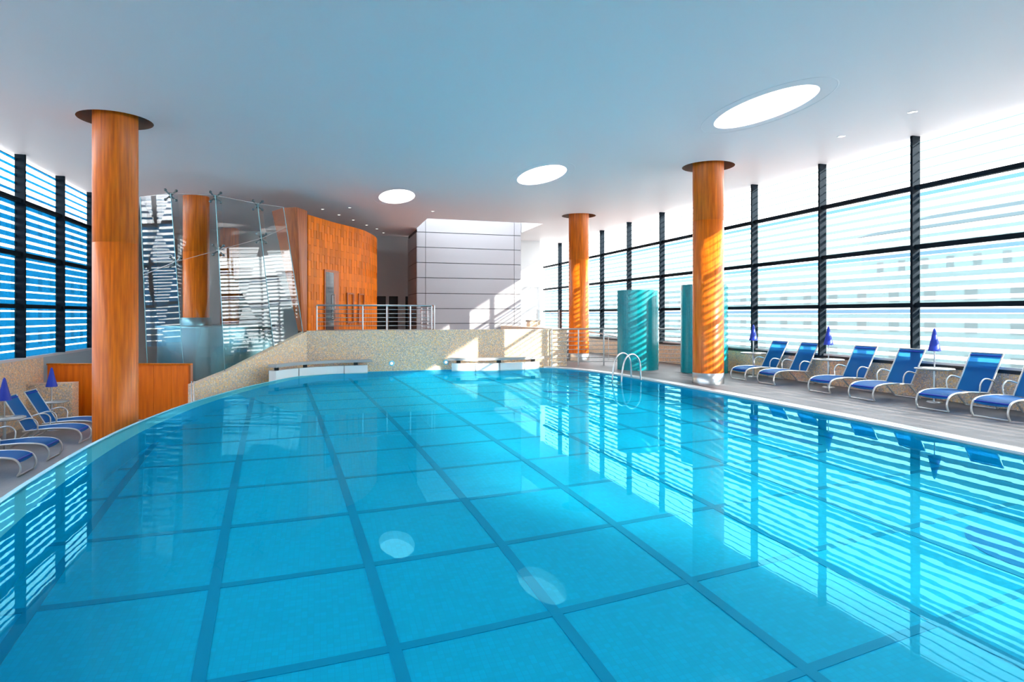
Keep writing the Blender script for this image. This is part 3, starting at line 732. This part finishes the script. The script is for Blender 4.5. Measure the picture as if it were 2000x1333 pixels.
# ------------------------------------------------------------------ loungers
def make_lounger():
    t = empty('sun_lounger')
    hw = .31; R_ = .018
    for s_ in (-1, 1):
        y = s_ * hw
        side = catmull([(.04, y, R_), (.0, y, .10), (.005, y, .20), (.07, y, .30), (.22, y, .345), (.5, y, .36), (.8, y, .345), (1.08, y, .32)], 5)
        MB().tube(side, R_, 8).build('side_rail', M['steel_frame'], t)
        MB().tube([(.95, y, .335), (1.12, y, .18), (1.28, y, R_)], R_, 8).build('rear_leg', M['steel_frame'], t)
        MB().tube(catmull([(.80, y * 1.02, .345), (.80, y * 1.08, .50), (.87, y * 1.08, .585), (.97, y * 1.08, .60), (1.13, y * 1.05, .56), (1.20, y, .52)], 5), .015, 8).build('armrest', M['steel_frame'], t)
    MB().tube([(.04, -hw, R_), (.04, hw, R_)], R_ * .8, 8).build('foot_bar', M['steel_frame'], t)
    MB().tube([(1.28, -hw, R_), (1.28, hw, R_)], R_ * .8, 8).build('foot_bar', M['steel_frame'], t)
    sp = catmull([(.035, 0, .25), (.09, 0, .315), (.24, 0, .355), (.5, 0, .367), (.8, 0, .35), (1.05, 0, .325)], 5)
    mb = MB(); k = len(sp); rows = []
    for p in sp:
        for j in range(7):
            u = -1 + 2 * j / 6; mb.v.append((p.x, u * (hw - .012), p.z - .02 * (1 - u * u)))
    for i in range(k - 1):
        for j in range(6): mb.f.append((i * 7 + j, i * 7 + j + 1, (i + 1) * 7 + j + 1, (i + 1) * 7 + j)); mb.sm.append(True)
    mb.build('seat_sling', M['sling'], t)
    a, b = Vector((1.03, 0, .33)), Vector((1.43, 0, 1.06))
    mb = MB()
    for i in range(9):
        p = a.lerp(b, i / 8)
        for j in range(7):
            u = -1 + 2 * j / 6; mb.v.append((p.x + .018 * (1 - u * u), u * (hw - .012), p.z - .012 * (1 - u * u)))
    for i in range(8):
        for j in range(6): mb.f.append((i * 7 + j, i * 7 + j + 1, (i + 1) * 7 + j + 1, (i + 1) * 7 + j)); mb.sm.append(True)
    mb.build('backrest_sling', M['sling'], t)
    fr = MB()
    for s_ in (-1, 1): fr.tube([(a.x, s_ * hw, a.z), (b.x, s_ * hw, b.z)], .016, 8)
    fr.tube([(b.x, -hw, b.z), (b.x, hw, b.z)], .014, 8); fr.build('backrest_frame', M['steel_frame'], t)
    for (x0, nm) in ((.08, 'seat_hem'), (1.0, 'back_hem')):
        pp = a.lerp(b, .93) if nm == 'back_hem' else Vector((.06, 0, .285))
        MB().tube([(pp.x, -hw + .01, pp.z), (pp.x, hw - .01, pp.z)], .016, 6).build(nm, M['blue'], t)
    return t
proto = make_lounger()
right = [((11.06, 7.95), 0, 'blue lounger by the right windows, cut off by the picture edge'), ((11.03, 9.0), 0, 'blue lounger on the right deck nearest the camera shown whole'),
         ((10.98, 10.57), 0, 'blue lounger on the right deck just beyond the nearest umbrella table'), ((11.06, 11.83), .02, 'blue lounger on the right deck third from the camera, before the middle umbrella table'),
         ((11.12, 13.72), 0, 'blue lounger on the right deck next to last, behind the middle umbrella table'), ((11.12, 14.85), 0, 'farthest blue lounger on the right deck beside the wood column')]
left = [((-4.97, 17.1), pi, 'farthest blue lounger on the left floor, foot hidden by the column'), ((-4.97, 16.1), pi, 'blue lounger on the left floor second from the wood screen'),
        ((-4.97, 14.42), pi, 'blue lounger on the left floor second from the camera'), ((-4.95, 13.15), pi, 'blue lounger on the left floor nearest the camera, cut off by the frame')]
first = True
for (x, y), rz, lab in right + left:
    o = proto if first else copy_tree(proto); first = False
    o.location = (x, y, 0 if x > 0 else ZLOW); o.rotation_euler = (0, 0, rz)
    tag(o, lab, 'lounger', 'blue sling sun loungers')
# ------------------------------------------------------------------ umbrella tables
def make_table():
    t = empty('umbrella_table')
    MB().lathe([(.001, .03), (.12, .028), (.15, .012), (.15, 0)], 24).build('foot', M['steel'], t)
    MB().lathe([(.03, .02), (.03, .68)], 16).build('post', M['steel'], t)
    MB().lathe([(.001, .67), (.34, .675), (.36, .69), (.36, .70), (.35, .71), (.001, .71)], 40).build('table_top', M['tabletop'], t)
    MB().lathe([(.014, .70), (.014, 1.42)], 12).build('pole', M['steel'], t)
    k = 16; mb = MB()
    prof = [(.125, 1.06), (.09, 1.20), (.055, 1.36), (.025, 1.50), (.004, 1.53)]
    for i in range(k):
        a = 2 * pi * i / k; s_ = 1 if i % 2 else .93
        for r, z in prof: mb.v.append((r * s_ * cos(a), r * s_ * sin(a), z))
    for i in range(k):
        for j in range(4): mb.f.append((i * 5 + j, ((i + 1) % k) * 5 + j, ((i + 1) % k) * 5 + j + 1, i * 5 + j + 1)); mb.sm.append(True)
    mb.disc(.115, 1.061, 16, up=False); mb.build('canopy', M['blue'], t)
    return t
tp = make_table(); first = True
for x, y, lab in ((12.12, 9.82, 'round umbrella table on the right deck nearest the camera'), (12.1, 12.62, 'round umbrella table on the right deck in the middle'),
                  (12.1, 15.45, 'round umbrella table on the right deck farthest back'), (-6.24, 17.86, 'round umbrella table on the left floor before the mosaic box'),
                  (-6.15, 15.25, 'round umbrella table on the left floor at the picture edge')):
    o = tp if first else copy_tree(tp); first = False
    o.location = (x, y, 0 if x > 0 else ZLOW); tag(o, lab, 'table', 'small tables with closed blue umbrellas')
# ------------------------------------------------------------------ outside
struct(MB().box((-200, -120, -6.2), (200, 260, -6)).build('ground_outside', M['ground']), 'pale ground outside the hall', 'ground')
def tower(lab, x0, x1, y0, y1, ztop, face, rows, wy, wz, mat, zbase=-6, roof=None):
    t = empty('far_building', (0, 0, 0)); tag(t, lab, 'building')
    MB().box((x0, y0, zbase), (x1, y1, ztop)).build('facade', mat, t)
    xf = x0 if face < 0 else x1
    wm = MB().box((-.06, 0, 0), (.06, wy * .28, wz)).mesh('window', M['win_far'])
    for z in rows:
        y = y0 + 1
        while y + wy < y1:
            link('window', wm, t, (xf, y, z)); y += wy
    if roof:
        MB().add([(x0 - .5, y0 - .5, ztop), (x1 + .5, y0 - .5, ztop), (x1 + .5, y1 + .5, ztop), (x0 - .5, y1 + .5, ztop), ((x0 + x1) / 2, y0 + 5, ztop + roof), ((x0 + x1) / 2, y1 - 5, ztop + roof)],
                 [(0, 1, 4), (1, 2, 5, 4), (2, 3, 5), (3, 0, 4, 5)]).build('roof', M['roof'], t)
    return t
tower('long pale office block seen through the right windows', 48, 60, 14, 110, 5.6, -1, (-2.4, .4, 3.0), 3.4, 1.1, M['facade'])
tower('taller pale block with slate roof behind the right windows', 75, 92, 30, 72, 13.0, -1, (3.8, 7.6, 10.2), 3.4, 1.6, M['facade'], roof=3.2)
tower('pale apartment block seen through the left windows', -44, -30, 30, 100, 15.0, 1, (-1.4, 1.4, 4.6, 7.6, 10.6, 13.0), 3.2, 1.5, M['facade2'])
